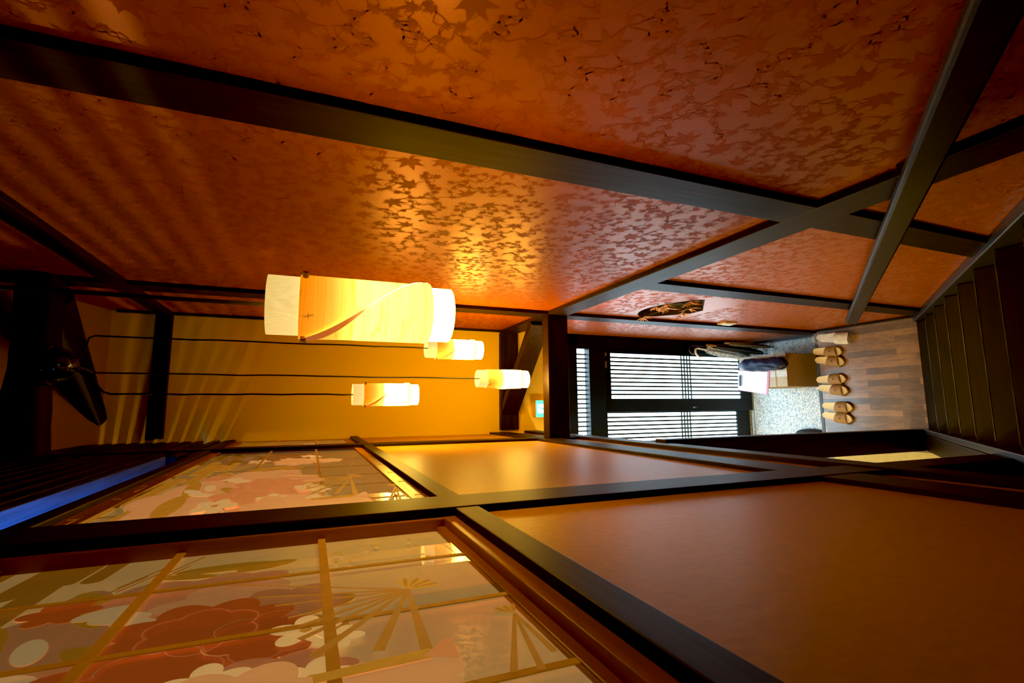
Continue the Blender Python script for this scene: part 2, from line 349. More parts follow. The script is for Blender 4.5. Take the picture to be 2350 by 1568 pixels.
# ------------------------------------------------------------------ right wall with its maple paper
fan_c = (4.255, -4.06); fan_r = 0.745
FA0, FA1 = math.radians(41), math.radians(141)
fan = [(4.36, -3.975)] + [(fan_c[0] - fan_r * math.cos(FA1 - (FA1 - FA0) * i / 24) * (.84 if math.cos(FA1 - (FA1 - FA0) * i / 24) < 0 else 1.0), fan_c[1] + fan_r * math.sin(FA1 - (FA1 - FA0) * i / 24)) for i in range(25)] + [(4.15, -3.975)]
fan = [(y, z) for y, z in fan]
def in_fan(y, z): return 3.6 < y < 4.9 and -4.1 < z < -3.25
def right_wall():
    mb = MB()
    bm = bmesh.new()
    out = [(-1.2, -6.95), (YF, -6.95), (YF, ceil_z(YF) + 0.05), (-1.2, ceil_z(-1.2) + 0.05)]
    edges = []
    for loop in (out, fan):
        vs = [bm.verts.new(V(XRP, y, z)) for y, z in loop]
        edges += [bm.edges.new((vs[i], vs[(i + 1) % len(vs)])) for i in range(len(vs))]
    bmesh.ops.triangle_fill(bm, use_beauty=True, use_dissolve=False, edges=edges)
    bm.verts.index_update()
    mb.add([v.co for v in bm.verts], [tuple(v.index for v in f.verts) for f in bm.faces], 'right_paper')
    bm.free()
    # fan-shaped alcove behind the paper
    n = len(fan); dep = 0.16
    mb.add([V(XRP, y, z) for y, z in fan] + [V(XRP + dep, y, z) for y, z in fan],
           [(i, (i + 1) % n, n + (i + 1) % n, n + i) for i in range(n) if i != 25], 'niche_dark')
    mb.add([V(XRP, *fan[25]), V(XRP, *fan[26]), V(XRP + dep, *fan[26]), V(XRP + dep, *fan[25])], [(0, 1, 2, 3)], 'niche_lit_side')
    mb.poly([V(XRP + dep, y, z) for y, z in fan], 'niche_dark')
    # printed maple leaves and twigs, in metres on the wall plane
    rnd = random.Random(11)
    x0 = XRP * U - 0.0004
    def leaf(y, z, r, a, k):
        lob = [.50, .80, .98, 1.05, .98, .80, .50]; pts = []
        spread = 2.45
        for i, l in enumerate(lob):
            t = a + (-spread + 2 * spread * i / 6)
            rr = r * l * rnd.uniform(.9, 1.08)
            dv = spread / 6
            pts.append((t - dv, r * (.44 if k else .52)))
            if k: pts.append((t - dv * .42, rr * .66))
            pts.append((t, rr))
            if k: pts.append((t + dv * .42, rr * .66))
        pts.append((a + spread + spread / 6, r * .44)); pts.append((a + PI, r * .12))
        P = [(y + q * math.sin(t), z + q * math.cos(t)) for t, q in pts]
        o = len(mb.v); km = mb.mi('right_leaf')
        mb.v.append((x0, y, z)); mb.v += [(x0, p[0], p[1]) for p in P]
        for i in range(len(P)): mb.f.append((o, o + 1 + i, o + 1 + (i + 1) % len(P))); mb.m.append(km)
    ya, yb, za, zb = 0.25, 3.78, 0.0, 5.3
    cell = {}
    pts = []
    def ok(y, z, d):
        c = (int(y / .12), int(z / .12))
        for i in (-1, 0, 1):
            for j in (-1, 0, 1):
                for (p, q, e) in cell.get((c[0] + i, c[1] + j), ()):
                    if (p - y) ** 2 + (q - z) ** 2 < (d + e) ** 2: return False
        return True
    def put(y, z, d): cell.setdefault((int(y / .12), int(z / .12)), []).append((y, z, d)); pts.append((y, z, d))
    for kind, cnt, rmin, rmax in (('big', 2200, .040, .056), ('small', 34000, .0125, .020)):
        for _ in range(cnt):
            y, z = rnd.uniform(ya, yb), rnd.uniform(za, zb)
            if in_fan(y / U, (z - H) / U): continue
            if z > H + 2.0 * U and y < 1.0: continue
            r = rnd.uniform(rmin, rmax)
            if not ok(y, z, r * (.66 if kind == 'small' else .86)): continue
            put(y, z, r * (.66 if kind == 'small' else .86)); leaf(y, z, r, rnd.uniform(0, 6.28), kind == 'big')
    # twigs from each leaf to a couple of near neighbours
    kt = mb.mi('right_leaf')
    for (y, z, d) in pts:
        c = (int(y / .12), int(z / .12)); near = []
        for i in (-1, 0, 1):
            for j in (-1, 0, 1):
                for q in cell.get((c[0] + i, c[1] + j), ()):
                    dd = (q[0] - y) ** 2 + (q[1] - z) ** 2
                    if 1e-6 < dd < .0064: near.append((dd, q))
        near.sort(key=lambda t: t[0])
        for dd, q in near[:3]:
            if rnd.random() < .12: continue
            L = math.sqrt(dd); ny, nz = -(q[1] - z) / L, (q[0] - y) / L
            b1, b2 = rnd.uniform(-.28, .28) * L, rnd.uniform(-.28, .28) * L
            w = rnd.uniform(.0010, .0023); o = len(mb.v)
            for i in range(7):
                t = i / 6; off = b1 * math.sin(PI * t) + b2 * math.sin(2 * PI * t)
                cy, cz = y + (q[0] - y) * t + ny * off, z + (q[1] - z) * t + nz * off
                mb.v += [(x0 + .0001, cy + ny * w, cz + nz * w), (x0 + .0001, cy - ny * w, cz - nz * w)]
            for i in range(6):
                mb.f.append((o + 2 * i, o + 2 * i + 1, o + 2 * i + 3, o + 2 * i + 2)); mb.m.append(kt)
    o = mb.build('wall_right', fix=False)
    # every face must look into the room (-x)
    me = o.data; bm = bmesh.new(); bm.from_mesh(me)
    for f in bm.faces:
        if abs(f.normal.x) > .9 and f.normal.x > 0: f.normal_flip()
    bm.to_mesh(me); bm.free()
    return struct(o)
right_wall()

tn = [0]
def trim(mb, bevel=0.003, smooth=False):
    tn[0] += 1
    return struct(mb.build('trim_%d' % tn[0], bevel=bevel, smooth=smooth))
def tbox(x0, x1, y0, y1, z0, z1, mat, bevel=0.003):
    mb = MB(); mb.ubox(x0, x1, y0, y1, z0, z1, mat); return trim(mb, bevel)
# right timber frame
tbox(XR + .002, XRP + .05, 1.64, 1.86, -6.6, 4.0, 'dark_wood_z')          # near post, full height
tbox(XR + .002, XRP + .05, 4.75, 4.97, -6.75, ceil_z(4.86), 'dark_wood_z')  # post at the lintel
tbox(XR + .004, XRP + .05, 3.22, 3.44, -6.6, -2.5, 'dark_wood_z')         # lower middle post
tbox(XR, XRP + .05, -1.2, YF, -2.61, -2.37, 'dark_wood_y')               # waist beam
tbox(XR, XRP + .05, -1.2, YF, 1.405, 1.555, 'dark_wood_y')               # upper beam
tbox(XR + .015, XRP + .02, 6.19, YF, -2.37, 1.9, 'dark_wood_z', 0.001)    # corner strip, entrance wall
# skirting right, lower landing and entrance
b = MB(); b.ubox(1.015, 1.06, 3.45, 4.76, -6.6, -6.52, 'dark_wood_y'); struct(b.build('baseboard_right', bevel=.002))
b = MB(); b.ubox(1.0, 1.06, 4.97, YF, ZG, ZG + .10, 'kamachi'); struct(b.build('baseboard_entrance', bevel=.002))

# ------------------------------------------------------------------ far wall, lintel, braces, log
b = MB()
b.ubox(-.62, 1.05, YF, YF + .1, -3.39, 1.99, 'far_plaster')
b.ubox(-5.2, -.62, YF, YF + .1, -.6, 3.2, 'far_plaster')
b.ubox(-2.6, -.92, YF, YF + .1, ZG, -.6, 'far_plaster')
b.ubox(-.92, -.62, YF, YF + .1, -3.39, -.6, 'far_plaster')
struct(b.build('wall_far'))
tbox(XL + .03, XR, 6.19, YF + .02, -2.62, -2.36, 'dark_wood_x')
tbox(XL + .03, XR, 6.18, YF + .02, 1.405, 1.555, 'dark_wood_x')
tbox(XL, XR, 4.755, 4.90, -2.61, -2.365, 'dark_wood_x', .004)             # lintel beam across the passage
def brace(a, c, w, h, mat):
    mb = MB(); mb.bar(V(*a), V(*c), w * U, h * U, mat); return trim(mb, .004)
brace((.99, 5.22, -2.49), (-.10, 6.26, -2.49), .10, .24, 'dark_wood_x')
b = MB()
pts = [V(-.9 + 2.1 * i / 14, 4.80 + .012 * math.sin(i * 1.7), 1.95 + .012 * math.sin(i * 1.1 + .5)) for i in range(15)]
b.tube(pts, [(.142 + .008 * math.sin(i * 2.3)) * U for i in range(15)], 'black_log', 20); trim(b, 0, True)
b = MB()
pa, pb = V(.90, 4.96, 1.99), V(-.09, 6.27, 2.0); n_ = 10
pts = [pa.lerp(pb, i / n_) for i in range(n_ + 1)]
b.tube(pts, [(.18 - .085 * i / n_) * U for i in range(n_ + 1)], 'black_log', 8); trim(b, 0)
# ceiling, rising towards the viewer
b = MB()
P = []
for x in (-5.2, 1.06):
    P += [V(x, YF + .1, ceil_z(YF + .1)), V(x, -1.2, ceil_z(-1.2))]
Q = [p + Vector((0, 0, .05)) for p in P]
b.corners([P[0], P[2], P[3], P[1], Q[0], Q[2], Q[3], Q[1]], 'ceiling_plaster'); struct(b.build('ceiling'))

# ------------------------------------------------------------------ left wall
b = MB()
b.ubox(XLP, XLP - .12, -1.2, YF, -2.75, -.50, 'left_washi')
struct(b.build('wall_left'))
def post_left(y0, y1, z0, z1, x0=XL + .003, x1=XLP - .15): return tbox(x0, x1, y0, y1, z0, z1, 'dark_wood_z')
post_left(1.64, 1.86, -6.6, ceil_z(1.75))
post_left(4.76, 4.97, -3.0, ceil_z(4.9))
tbox(-.295, -.54, 3.56, 3.70, -6.6, -2.9, 'dark_wood_z')                  # square pillar at the foot of the stair
tbox(XL, XLP - .13, -1.2, YF, -2.49, -2.22, 'dark_wood_y')               # waist beam
tbox(XL + .01, XLP - .13, -1.2, YF, -2.91, -2.72, 'dark_wood_y')         # head of the lower openings
tbox(XL, XLP - .13, -1.2, YF, -.545, -.46, 'dark_wood_y')                # sill rail under the windows
tbox(XL - .004, XLP - .10, -1.2, YF, .735, .80, 'dark_wood_y')           # head rail over the windows
# slatted transom above the head rail
t = empty('slatted_transom', V(XLP, 1.0, .80)); struct(t)
gaps = []
zz = .975
k = 0
def slat(y0, y1, z0, z1):
    global k
    m = MB(); m.ubox(XL - .008, XLP - .045, y0, y1, z0, z1, 'dark_wood_y'); o = m.build('slat', bevel=.002)
    o.parent = t; o.matrix_parent_inverse = Matrix.Translation(-t.location)
slat(4.33, YF, .80, .84); slat(4.33, YF, .885, .955)
z = 1.04
while z < 2.0:
    slat(-1.2, YF, z, z + .072); z += .115
m = MB(); m.ubox(XL - .03, XLP - .06, -1.2, YF, 2.0, 4.6, 'dark_wood_y'); struct(m.build('wall_upper_left'))
# board behind the transom gap, lit by the side room's window, with that blue in its colour too
m = MB(); m.ubox(XL - .004, XLP - .75, -1.2, 4.3, .945, .985, 'shelf_wood_bluelit'); trim(m, .002)

# ------------------------------------------------------------------ printed paper windows on the left
XP, XG = -.388, -.374
def ell(y, z, a, c, rot, n=18, j=0.0, rnd=None):
    P = []
    for i in range(n):
        t_ = 2 * PI * i / n; r = 1 + (rnd.uniform(-j, j) if rnd else 0)
        u, w = a * r * math.cos(t_), c * r * math.sin(t_)
        P.append((y + u * math.cos(rot) - w * math.sin(rot), z + u * math.sin(rot) + w * math.cos(rot)))
    return P
def peony(y, z, a, c, lobes, amp, n=72, ph=0.0):
    P = []
    for i in range(n):
        t_ = 2 * PI * i / n; r = 1 + amp * abs(math.sin(lobes * t_ / 2 + ph)) - amp * .5
        P.append((y + a * r * math.cos(t_), z + c * r * math.sin(t_)))
    return P
def stick(y0, z0, y1, z1, w0, w1):
    d = Vector((y1 - y0, z1 - z0)).normalized(); n = Vector((-d.y, d.x))
    return [(y0 + n.x * w0, z0 + n.y * w0), (y1 + n.x * w1, z1 + n.y * w1), (y1 - n.x * w1, z1 - n.y * w1), (y0 - n.x * w0, z0 - n.y * w0)]
def rbar(y0, z0, y1, z1, w):
    d = Vector((y1 - y0, z1 - z0)).normalized(); n = Vector((-d.y, d.x)); P = []
    for (y, z, s) in ((y1, z1, 1), (y0, z0, -1)):
        for i in range(9):
            a = -PI / 2 + PI * i / 8
            P.append((y + s * (d.x * math.cos(a) * w) - s * n.x * math.sin(a) * -w, z + s * (d.y * math.cos(a) * w) - s * n.y * math.sin(a) * -w))
    return P
def window(idx, y0, y1, z0, z1, vbars, hbars, shapes, lat=.010, XG=-.374, XP=-.386):
    root = struct(empty('window_%d' % idx, V(XG, (y0 + y1) / 2, z0)))
    inv = Matrix.Translation(-root.location)
    def part(mb, name, bevel=0.0, fix=True):
        o = mb.build(name, bevel=bevel, fix=fix); o.parent = root; o.matrix_parent_inverse = inv; return o
    f = MB(); fw = .052 if idx > 1 else .042
    f.ubox(XLP - .002, XP - .02, y0, y1, z0, z0 + fw, 'orange_wood_y'); f.ubox(XLP - .002, XP - .02, y0, y1, z1 - fw, z1, 'orange_wood_y')
    f.ubox(XLP - .003, XP - .02, y0, y0 + fw, z0, z1, 'orange_wood_z'); f.ubox(XLP - .003, XP - .02, y1 - fw * (.75 if idx > 1 else .5), y1, z0, z1, 'orange_wood_z')
    f.ubox(XG + .004, XP - .02, y0 + .02, y1 - .02, z0 + fw - .003, z0 + fw + .026, 'orange_wood_y'); f.ubox(XG + .004, XP - .02, y0 + .02, y1 - .02, z1 - fw - .026, z1 - fw + .003, 'orange_wood_y')
    part(f, 'window_frame', .002)
    g = MB(); g.add([V(XG, a, c) for a, c in ((y0 + fw * .8, z0 + fw * .8), (y1 - fw * .4, z0 + fw * .8), (y1 - fw * .4, z1 - fw * .8), (y0 + fw * .8, z1 - fw * .8))], [(0, 1, 2, 3)], 'window_glass'); part(g, 'glass_pane', fix=False)
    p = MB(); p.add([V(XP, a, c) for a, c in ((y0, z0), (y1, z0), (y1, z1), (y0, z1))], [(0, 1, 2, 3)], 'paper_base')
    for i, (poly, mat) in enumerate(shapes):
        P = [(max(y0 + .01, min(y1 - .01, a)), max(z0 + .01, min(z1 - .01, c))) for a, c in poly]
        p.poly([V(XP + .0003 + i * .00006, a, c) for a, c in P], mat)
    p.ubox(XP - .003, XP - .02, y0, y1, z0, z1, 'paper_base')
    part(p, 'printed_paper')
    l = MB()
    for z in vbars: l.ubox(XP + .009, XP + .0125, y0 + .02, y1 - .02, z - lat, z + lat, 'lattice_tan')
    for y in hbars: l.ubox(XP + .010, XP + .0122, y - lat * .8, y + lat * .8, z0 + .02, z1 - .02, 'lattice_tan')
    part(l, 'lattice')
def design(y0, ys, seed, fans=True, zk=1.0):
    """flower, bar and fan print; y = y0 + ys * (design y), z as is"""
    r = random.Random(seed); S = []
    def A(poly, mat): S.append(([(y0 + ys * a, zk * c) for a, c in poly], mat))
    for (a, c, l, w) in ((1.55, .56, .30, .026), (1.40, .515, .40, .028), (1.56, .43, .20, .022), (1.52, .475, .12, .016), (1.10, .60, .35, .03), (.85, .55, .3, .028), (.72, .66, .3, .026), (1.5, .65, .25, .02), (1.2, .66, .2, .02)):
        A(rbar(a - l / 2, c + .012, a + l / 2, c - .004, w), 'print_brown')
    for i in range(5):
        a, c = r.uniform(1.3, 1.5), r.uniform(.30, .42); A(stick(a, c, a + .14, c - .07, .003, .003), 'print_brown')
    A(peony(1.10, .36, .26, .13, 7, .3), 'print_mauve')
    A(peony(.93, .44, .22, .16, 6, .3), 'print_mauve')
    for (a, c, l, w, ro, mt) in ((1.44, .17, .11, .03, 1.6, 'print_gold'), (1.42, .08, .07, .028, 1.9, 'print_gold'), (1.40, .25, .07, .02, 1.3, 'print_gold'), (1.26, .38, .12, .035, .4, 'print_gold'), (1.08, .47, .14, .03, .2, 'print_gold'), (1.02, .02, .11, .05, 1.2, 'print_gold'), (1.10, -.02, .09, .04, 1.9, 'print_gold'), (1.00, .28, .10, .03, .8, 'print_gold'), (.86, .46, .12, .04, .1, 'print_gold')):
        A(ell(a, c, l, w, ro), mt)
    A(peony(1.27, .22, .10, .13, 6, .35), 'print_pink'); A(peony(1.30, .13, .08, .10, 5, .35, ph=.7), 'print_pink')
    A(peony(1.20, .12, .09, .13, 6, .35), 'print_palepink'); A(peony(1.14, .02, .09, .09, 5, .4), 'print_mauve')
    A(peony(1.255, .425, .055, .055, 6, .4), 'print_red')
    for i in range(3): A(ell(1.17 + .04 * i - .03, .275 + .035 * i, .05, .026, 1.0 + .5 * i), 'print_white')
    for i in range(3): A(ell(1.08 - .05 * i, .40 + .05 * (i % 2), .055, .022, .3 + .5 * i), 'print_white')
    A(peony(1.06, .16, .13, .14, 8, .28), 'print_red'); A(peony(.985, .05, .08, .09, 6, .3), 'print_red')
    A(peony(.90, .20, .13, .15, 7, .3, ph=.5), 'print_red'); A(peony(.84, .03, .07, .10, 6, .35), 'print_pink')
    for (a, c) in ((1.06, .16), (.90, .20), (.985, .05)):
        for i in range(6):
            t_ = i * 1.05 + a * 3; cx, cz, q = a + .055 * math.cos(t_), c + .055 * math.sin(t_), .042
            for k in range(7):
                u0, u1 = t_ - 1.3 + k * .37, t_ - 1.3 + (k + 1) * .37
                A(stick(cx + q * math.cos(u0), cz + q * math.sin(u0), cx + q * math.cos(u1), cz + q * math.sin(u1), .0011, .0011), 'print_pink')
    for (a, c, s) in ((.97, -.01, .05), (.80, -.02, .05), (.84, .12, .05), (.80, .30, .06), (.92, -.06, .035)):
        for i in range(5):
            t_ = 2 * PI * i / 5 + a * 9; A(ell(a + s * .7 * math.cos(t_), c + s * .7 * math.sin(t_), s * .55, s * .42, t_), 'print_white')
        A(ell(a, c, s * .2, s * .2, 0), 'print_gold')
    A(peony(.74, -.12, .07, .10, 7, .25), 'print_palepink'); A(peony(.74, .08, .12, .12, 7, .3), 'print_palepink')
    if fans:
        py, pz = 1.085, -.205
        for i, (a, c, w) in enumerate(((1.26, .13, .0035), (1.16, .08, .004), (1.10, .045, .0045), (1.03, .02, .005), (.985, .0, .0055), (.93, .0, .007), (.86, -.02, .009), (.84, -.115, .010), (.815, -.185, .010))):
            A(stick(py, pz, a, c, .004, w), 'print_brown')
        def head(py, pz, a0, a1, r_, n_):
            A([(py, pz)] + [(py + r_ * .6 * math.cos(a0 + (a1 - a0) * i / 10), pz + r_ * .6 * math.sin(a0 + (a1 - a0) * i / 10)) for i in range(11)], 'print_gold')
            for i in range(n_):
                t_ = a0 + (a1 - a0) * (i + .5) / n_
                A(ell(py + r_ * .64 * math.cos(t_), pz + r_ * .64 * math.sin(t_), r_ * .40, r_ * abs(a1 - a0) / n_ * .40, t_), 'print_brown' if i % 2 else 'print_gold')
        head(py, pz, .25, -1.70, .066, 9)
        py, pz = .885, -.362
        for (a, c, w) in ((.70, -.285, .006), (.69, -.325, .006), (.73, -.365, .006)): A(stick(py, pz, a, c, .003, w), 'print_brown')
        head(py, pz, .95, -.45, .042, 6)
        A(stick(.79, -.02, .80, -.19, .012, .016), 'print_gold'); A(stick(.78, -.20, .835, -.225, .028, .006), 'print_pink')
        for i in range(14):
            a, c = r.uniform(1.2, 1.5), r.uniform(-.3, -.06); A(ell(a, c, .011, .007, 0, 4), 'print_gold')
    return S
def strip_shape(y0, y1, mat='print_white'): return []
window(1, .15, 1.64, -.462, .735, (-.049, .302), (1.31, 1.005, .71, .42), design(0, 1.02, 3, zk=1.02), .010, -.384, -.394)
pale = {'print_red': 'print_pink', 'print_pink': 'print_palepink', 'print_mauve': 'print_palepink', 'print_brown': 'print_gold', 'print_gold': 'print_gold'}
def paler(S): return [(p, pale.get(m_, m_)) for p, m_ in S]
d2 = paler(design(2.45, 1.7, 6, False)) + paler(design(.53, 1.95, 5))
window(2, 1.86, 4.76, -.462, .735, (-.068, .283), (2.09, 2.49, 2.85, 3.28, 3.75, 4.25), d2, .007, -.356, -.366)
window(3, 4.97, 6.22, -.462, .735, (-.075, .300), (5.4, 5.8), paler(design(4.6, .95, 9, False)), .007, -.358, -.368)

# ------------------------------------------------------------------ floors
def floor_box(name, x0, x1, y0, y1, z0, z1, mat):
    mb = MB(); mb.ubox(x0, x1, y0, y1, z0, z1, mat); return struct(mb.build(name))
floor_box('floor', -.56, XRP, 3.51, 4.75, -6.72, -6.6, 'floor_planks')
floor_box('floor_entrance', -2.6, XRP, 4.70, YF + .1, -7.0, ZG, 'pebble_wash')
floor_box('floor_side_room', -2.6, -.56, .6, 4.66, -6.72, -6.6, 'tatami')
tbox(-2.6, XRP, 4.75, 4.80, ZG, -6.595, 'kamachi', .004)                  # edge of the raised floor
m = MB()
m.ubox(-2.6, -.56, 4.66, 4.75, -6.72, -6.598, 'tatami_border'); trim(m, .002)
m = MB(); m.ubox(-2.65, -2.6, .6, YF, -7.0, -2.6, 'plain_plaster'); struct(m.build('wall_side_room'))
m = MB(); m.ubox(-2.6, -.5, .55, .6, -6.7, -2.6, 'plain_plaster'); struct(m.build('wall_side_near'))
m = MB(); m.ubox(-2.65, XLP - .12, .55, YF, -2.75, -2.65, 'plain_plaster'); struct(m.build('ceiling_side_room'))

# ------------------------------------------------------------------ staircase
RUN, RISE = .311, .440
st = empty('staircase', V(.35, 3.5, -6.6), 0, 'steep dark brown wooden staircase descending to the wooden landing', 'staircase')
inv = Matrix.Translation(-st.location)
def spart(mb, name, bevel=.003, label=None):
    o = mb.build(name, bevel=bevel); o.parent = st; o.matrix_parent_inverse = inv
    if label: o['label'] = label
    return o
NS = 8
m = MB(); m.ubox(-.30, .965, 3.20, 3.512, -6.74, -6.602, 'stair_wood'); spart(m, 'base_board', .003)
for i in range(1, NS + 1):
    y = 3.504 - RUN * i; zt = -6.6 + RISE * i
    m = MB(); m.ubox(-.30, .965, y - RUN - .03, y, zt - .06, zt, 'stair_wood'); spart(m, 'tread', .006)
    m = MB(); m.ubox(-.26, .90, y - .004, y + .0012, zt - .004, zt + .0012, 'nosing_highlight'); spart(m, 'nosing_glint', 0)  # thin pale strip standing in for the edge highlight
    m = MB(); m.ubox(-.30, .965, y - .075, y - .045, zt - RISE + (0 if i > 1 else 0), zt - .06, 'stair_wood'); spart(m, 'riser', 0)
def slope(x0, x1, ya, za, yb, zb, th, mat, name):
    m = MB(); P = []
    for (y, z) in ((ya, za - th), (yb, zb - th)): P += [V(x0, y, z), V(x1, y, z)]
    for (y, z) in ((ya, za), (yb, zb)): P += [V(x0, y, z), V(x1, y, z)]
    m.corners([P[0], P[1], P[3], P[2], P[4], P[5], P[7], P[6]], mat); return spart(m, name, .004)
k_ = RISE / RUN
def zs(y): return -6.6 + (3.60 - y) * k_
slope(.965, XRP - .002, 3.62, zs(3.62) - .08, .95, zs(.95) - .08, .42, 'stringer_wood', 'stringer')
slope(-.345, -.292, 3.66, zs(3.66) - .05, .95, zs(.95) - .05, .40, 'stringer_wood', 'stringer')
slope(-.54, -.352, 3.57, zs(3.57) - .06, .95, zs(.95) - .06, .40, 'stair_wood', 'side_board')
# ------------------------------------------------------------------ handrail
hr = empty('handrail', V(.95, 2.2, -4.0), 0, 'dark wooden board handrail sloping down the maple papered wall', 'handrail')
m = MB()
ya, yb = 3.80, -.9
za_t = -5.752; kk = (5.752 - 1.39) / (3.782 - .546)
def rz(y): return za_t + (3.782 - y) * kk
P = []
hgt = .205
for y in (3.77, yb):
    for x in (.93, .985): P.append(V(x, y, rz(y) - hgt))
    for x in (.985, .93): P.append(V(x, y, rz(y)))
m.corners(P, 'rail_wood')
o = m.build('rail_board', bevel=.009); o.parent = hr; o.matrix_parent_inverse = Matrix.Translation(-hr.location)
for y in (3.3, 1.2):
    m = MB(); m.ubox(.985, XRP, y - .05, y + .05, rz(y) - .16, rz(y) - .06, 'dark_wood_y')
    o = m.build('bracket', bevel=.003); o.parent = hr; o.matrix_parent_inverse = Matrix.Translation(-hr.location)

# ------------------------------------------------------------------ entrance door
def pbuild(mb, root, name, bevel=0.0, parent=None, label=None):
    o = mb.build(name, bevel=bevel); o.parent = parent or root
    o.matrix_parent_inverse = Matrix.Translation(-root.location) if not parent else Matrix.Identity(4)
    if label: o['label'] = label
    return o
d1 = struct(empty('door_1', V(.1, YF, ZG)))
m = MB()
m.ubox(.865, XRP, 6.17, YF + .1, ZG, -3.39, 'door_dark')                       # right jamb
m.ubox(-.98, -.86, 6.17, YF + .1, ZG, -3.39, 'door_dark')
m.ubox(-.98, XRP, 6.17, YF + .1, -3.525, -3.39, 'door_dark')                   # head
m.ubox(-.98, .87, 6.18, YF + .1, -4.0, -3.735, 'door_dark')                   # transom rail
m.ubox(.83, .87, 6.18, YF + .1, -3.735, -3.525, 'door_dark')
for yy in (6.19, 6.25, 6.31): m.ubox(-.98, .87, yy - .012, yy + .012, ZG, ZG + .012, 'brass_dull')
pbuild(m, d1, 'door_frame', .002)
m = MB(); m.ubox(-.86, .83, 6.315, 6.325, -3.735, -3.525, 'frosted_daylight'); pbuild(m, d1, 'transom_pane')
m = MB()
x = .826 - .0655
while x > -.86: m.ubox(x - .011, x + .011, 6.295, 6.311, -3.735, -3.525, 'slat_dark'); x -= .0655
pbuild(m, d1, 'transom_slats')
def leaf(xa, xb, gx0, gx1, y, zb, zt, g0, g1, first):
    m = MB(); t_ = .045
    m.ubox(xa, gx0, y, y + t_, zb, zt, 'door_dark'); m.ubox(gx1, xb, y, y + t_, zb, zt, 'door_dark')
    m.ubox(gx0, gx1, y, y + t_, zb, g0, 'door_dark'); m.ubox(gx0, gx1, y, y + t_, g1, zt, 'door_dark')
    p = pbuild(m, d1, 'door_panel', .002)
    m = MB(); m.ubox(gx0, gx1, y + .030, y + .036, g0, g1, 'frosted_daylight'); pbuild(m, d1, 'pane', 0, p)
    m = MB(); n = 11; pt = (gx1 - gx0) / n
    for i in range(1, n): m.ubox(gx0 + i * pt - .013, gx0 + i * pt + .013, y + .012, y + .028, g0, g1, 'slat_dark')
    for i in range(4): zc = -5.455 - .057 * i; m.ubox(gx0, gx1, y + .014, y + .026, zc - .010, zc + .010, 'slat_dark')
    pbuild(m, d1, 'slats', 0, p)
    return p
p1 = leaf(-.085, .865, .112, .786, 6.21, -6.90, -4.0, -6.665, -4.12, True)
p2 = leaf(-.86, .03, -.78, -.105, 6.265, -6.87, -4.0, -6.60, -4.075, False)
m = MB(); m.ubox(-.045, -.005, 6.20, 6.21, -5.72, -5.56, 'black_gloss'); m.ubox(-.035, -.018, 6.193, 6.20, -5.66, -5.62, 'brass_dull')
pbuild(m, d1, 'lock', .001, p1)
m = MB(); m.ubox(.56, .66, 6.203, 6.212, -4.045, -4.02, 'brass_dull'); m.ubox(.74, .79, 6.203, 6.212, -4.045, -4.02, 'brass_dull'); pbuild(m, d1, 'guide_plate', 0, p1)

# ------------------------------------------------------------------ pendant lamps
RT = .056; RV = .0605
SEAM0, SEAM1, T0, T1 = math.radians(-78), math.radians(95), .84, .13
def seam(t_): return SEAM0 + (SEAM1 - SEAM0) * (T0 - t_) / (T0 - T1)
def make_tube():
    m = MB(); R2 = RT - .002
    prof = [(R2, .0), (RT, .0), (RT, LL), (R2, LL), (R2, 0.0)]
    m.lathe(prof, 'lamp_tube', 48); return m
def make_veneer():
    m = MB(); nt_, na = 28, 64
    vs = []
    for i in range(nt_ + 1):
        t_ = T1 + (T0 - T1) * i / nt_; s0 = seam(t_)
        gap = .10 * max(0, min(1, (.52 - t_) / .25))
        for j in range(na + 1):
            f_ = j / na; th = s0 + gap + (2 * PI - gap) * f_
            r_ = RV + .004 * max(0, (f_ - .82) / .18) ** 1.5
            vs.append((r_ * math.sin(th), -r_ * math.cos(th), t_ * LL))
    fs = [(i * (na + 1) + j, i * (na + 1) + j + 1, (i + 1) * (na + 1) + j + 1, (i + 1) * (na + 1) + j) for i in range(nt_) for j in range(na)]
    m.add(vs, fs, 'lamp_veneer')
    # small brushed mark near the top edge
    for (a, z0, a2, z1) in ((-.33, .265, -.21, .282), (-.33, .282, -.21, .265), (-.27, .262, -.27, .287), (-.36, .2735, -.19, .2735)):
        r_ = RV + .0006; w = .0007
        P = [(r_ * math.sin(a), -r_ * math.cos(a), z0 - w), (r_ * math.sin(a2), -r_ * math.cos(a2), z1 - w), (r_ * math.sin(a2 + .012), -r_ * math.cos(a2 + .012), z1 + w), (r_ * math.sin(a + .012), -r_ * math.cos(a + .012), z0 + w)]
        m.add(P, [(0, 1, 2, 3)], 'print_brown')
    return m
def make_seam():
    m = MB(); n = 40; vs = []
    for i in range(n + 1):
        t_ = T1 + (T0 - T1) * i / n; th = seam(t_)
        w = .46 * max(.02, (t_ - .47) / .37) if t_ > .47 else .0
        r_ = RV + .0052
        for a in (th - w * .6 - .012, th + .004 + w * .4): vs.append((r_ * math.sin(a), -r_ * math.cos(a), t_ * LL))
    m.add(vs, [(2 * i, 2 * i + 1, 2 * i + 3, 2 * i + 2) for i in range(n)], 'lamp_seam'); return m
def peg(a):
    m = MB(); d = Vector((math.sin(a), -math.cos(a), 0)); c = Vector((0, 0, .815 * LL))
    m.tube([c + d * (RT - .004), c + d * (RV + .010)], .0055, 'umb_bamboo', 10); return m
def make_bulb():
    m = MB(); m.lathe([(.001, .06), (.016, .065), (.024, .085), (.022, .11), (.012, .14), (.012, .17)], 'lamp_bulb', 16); return m
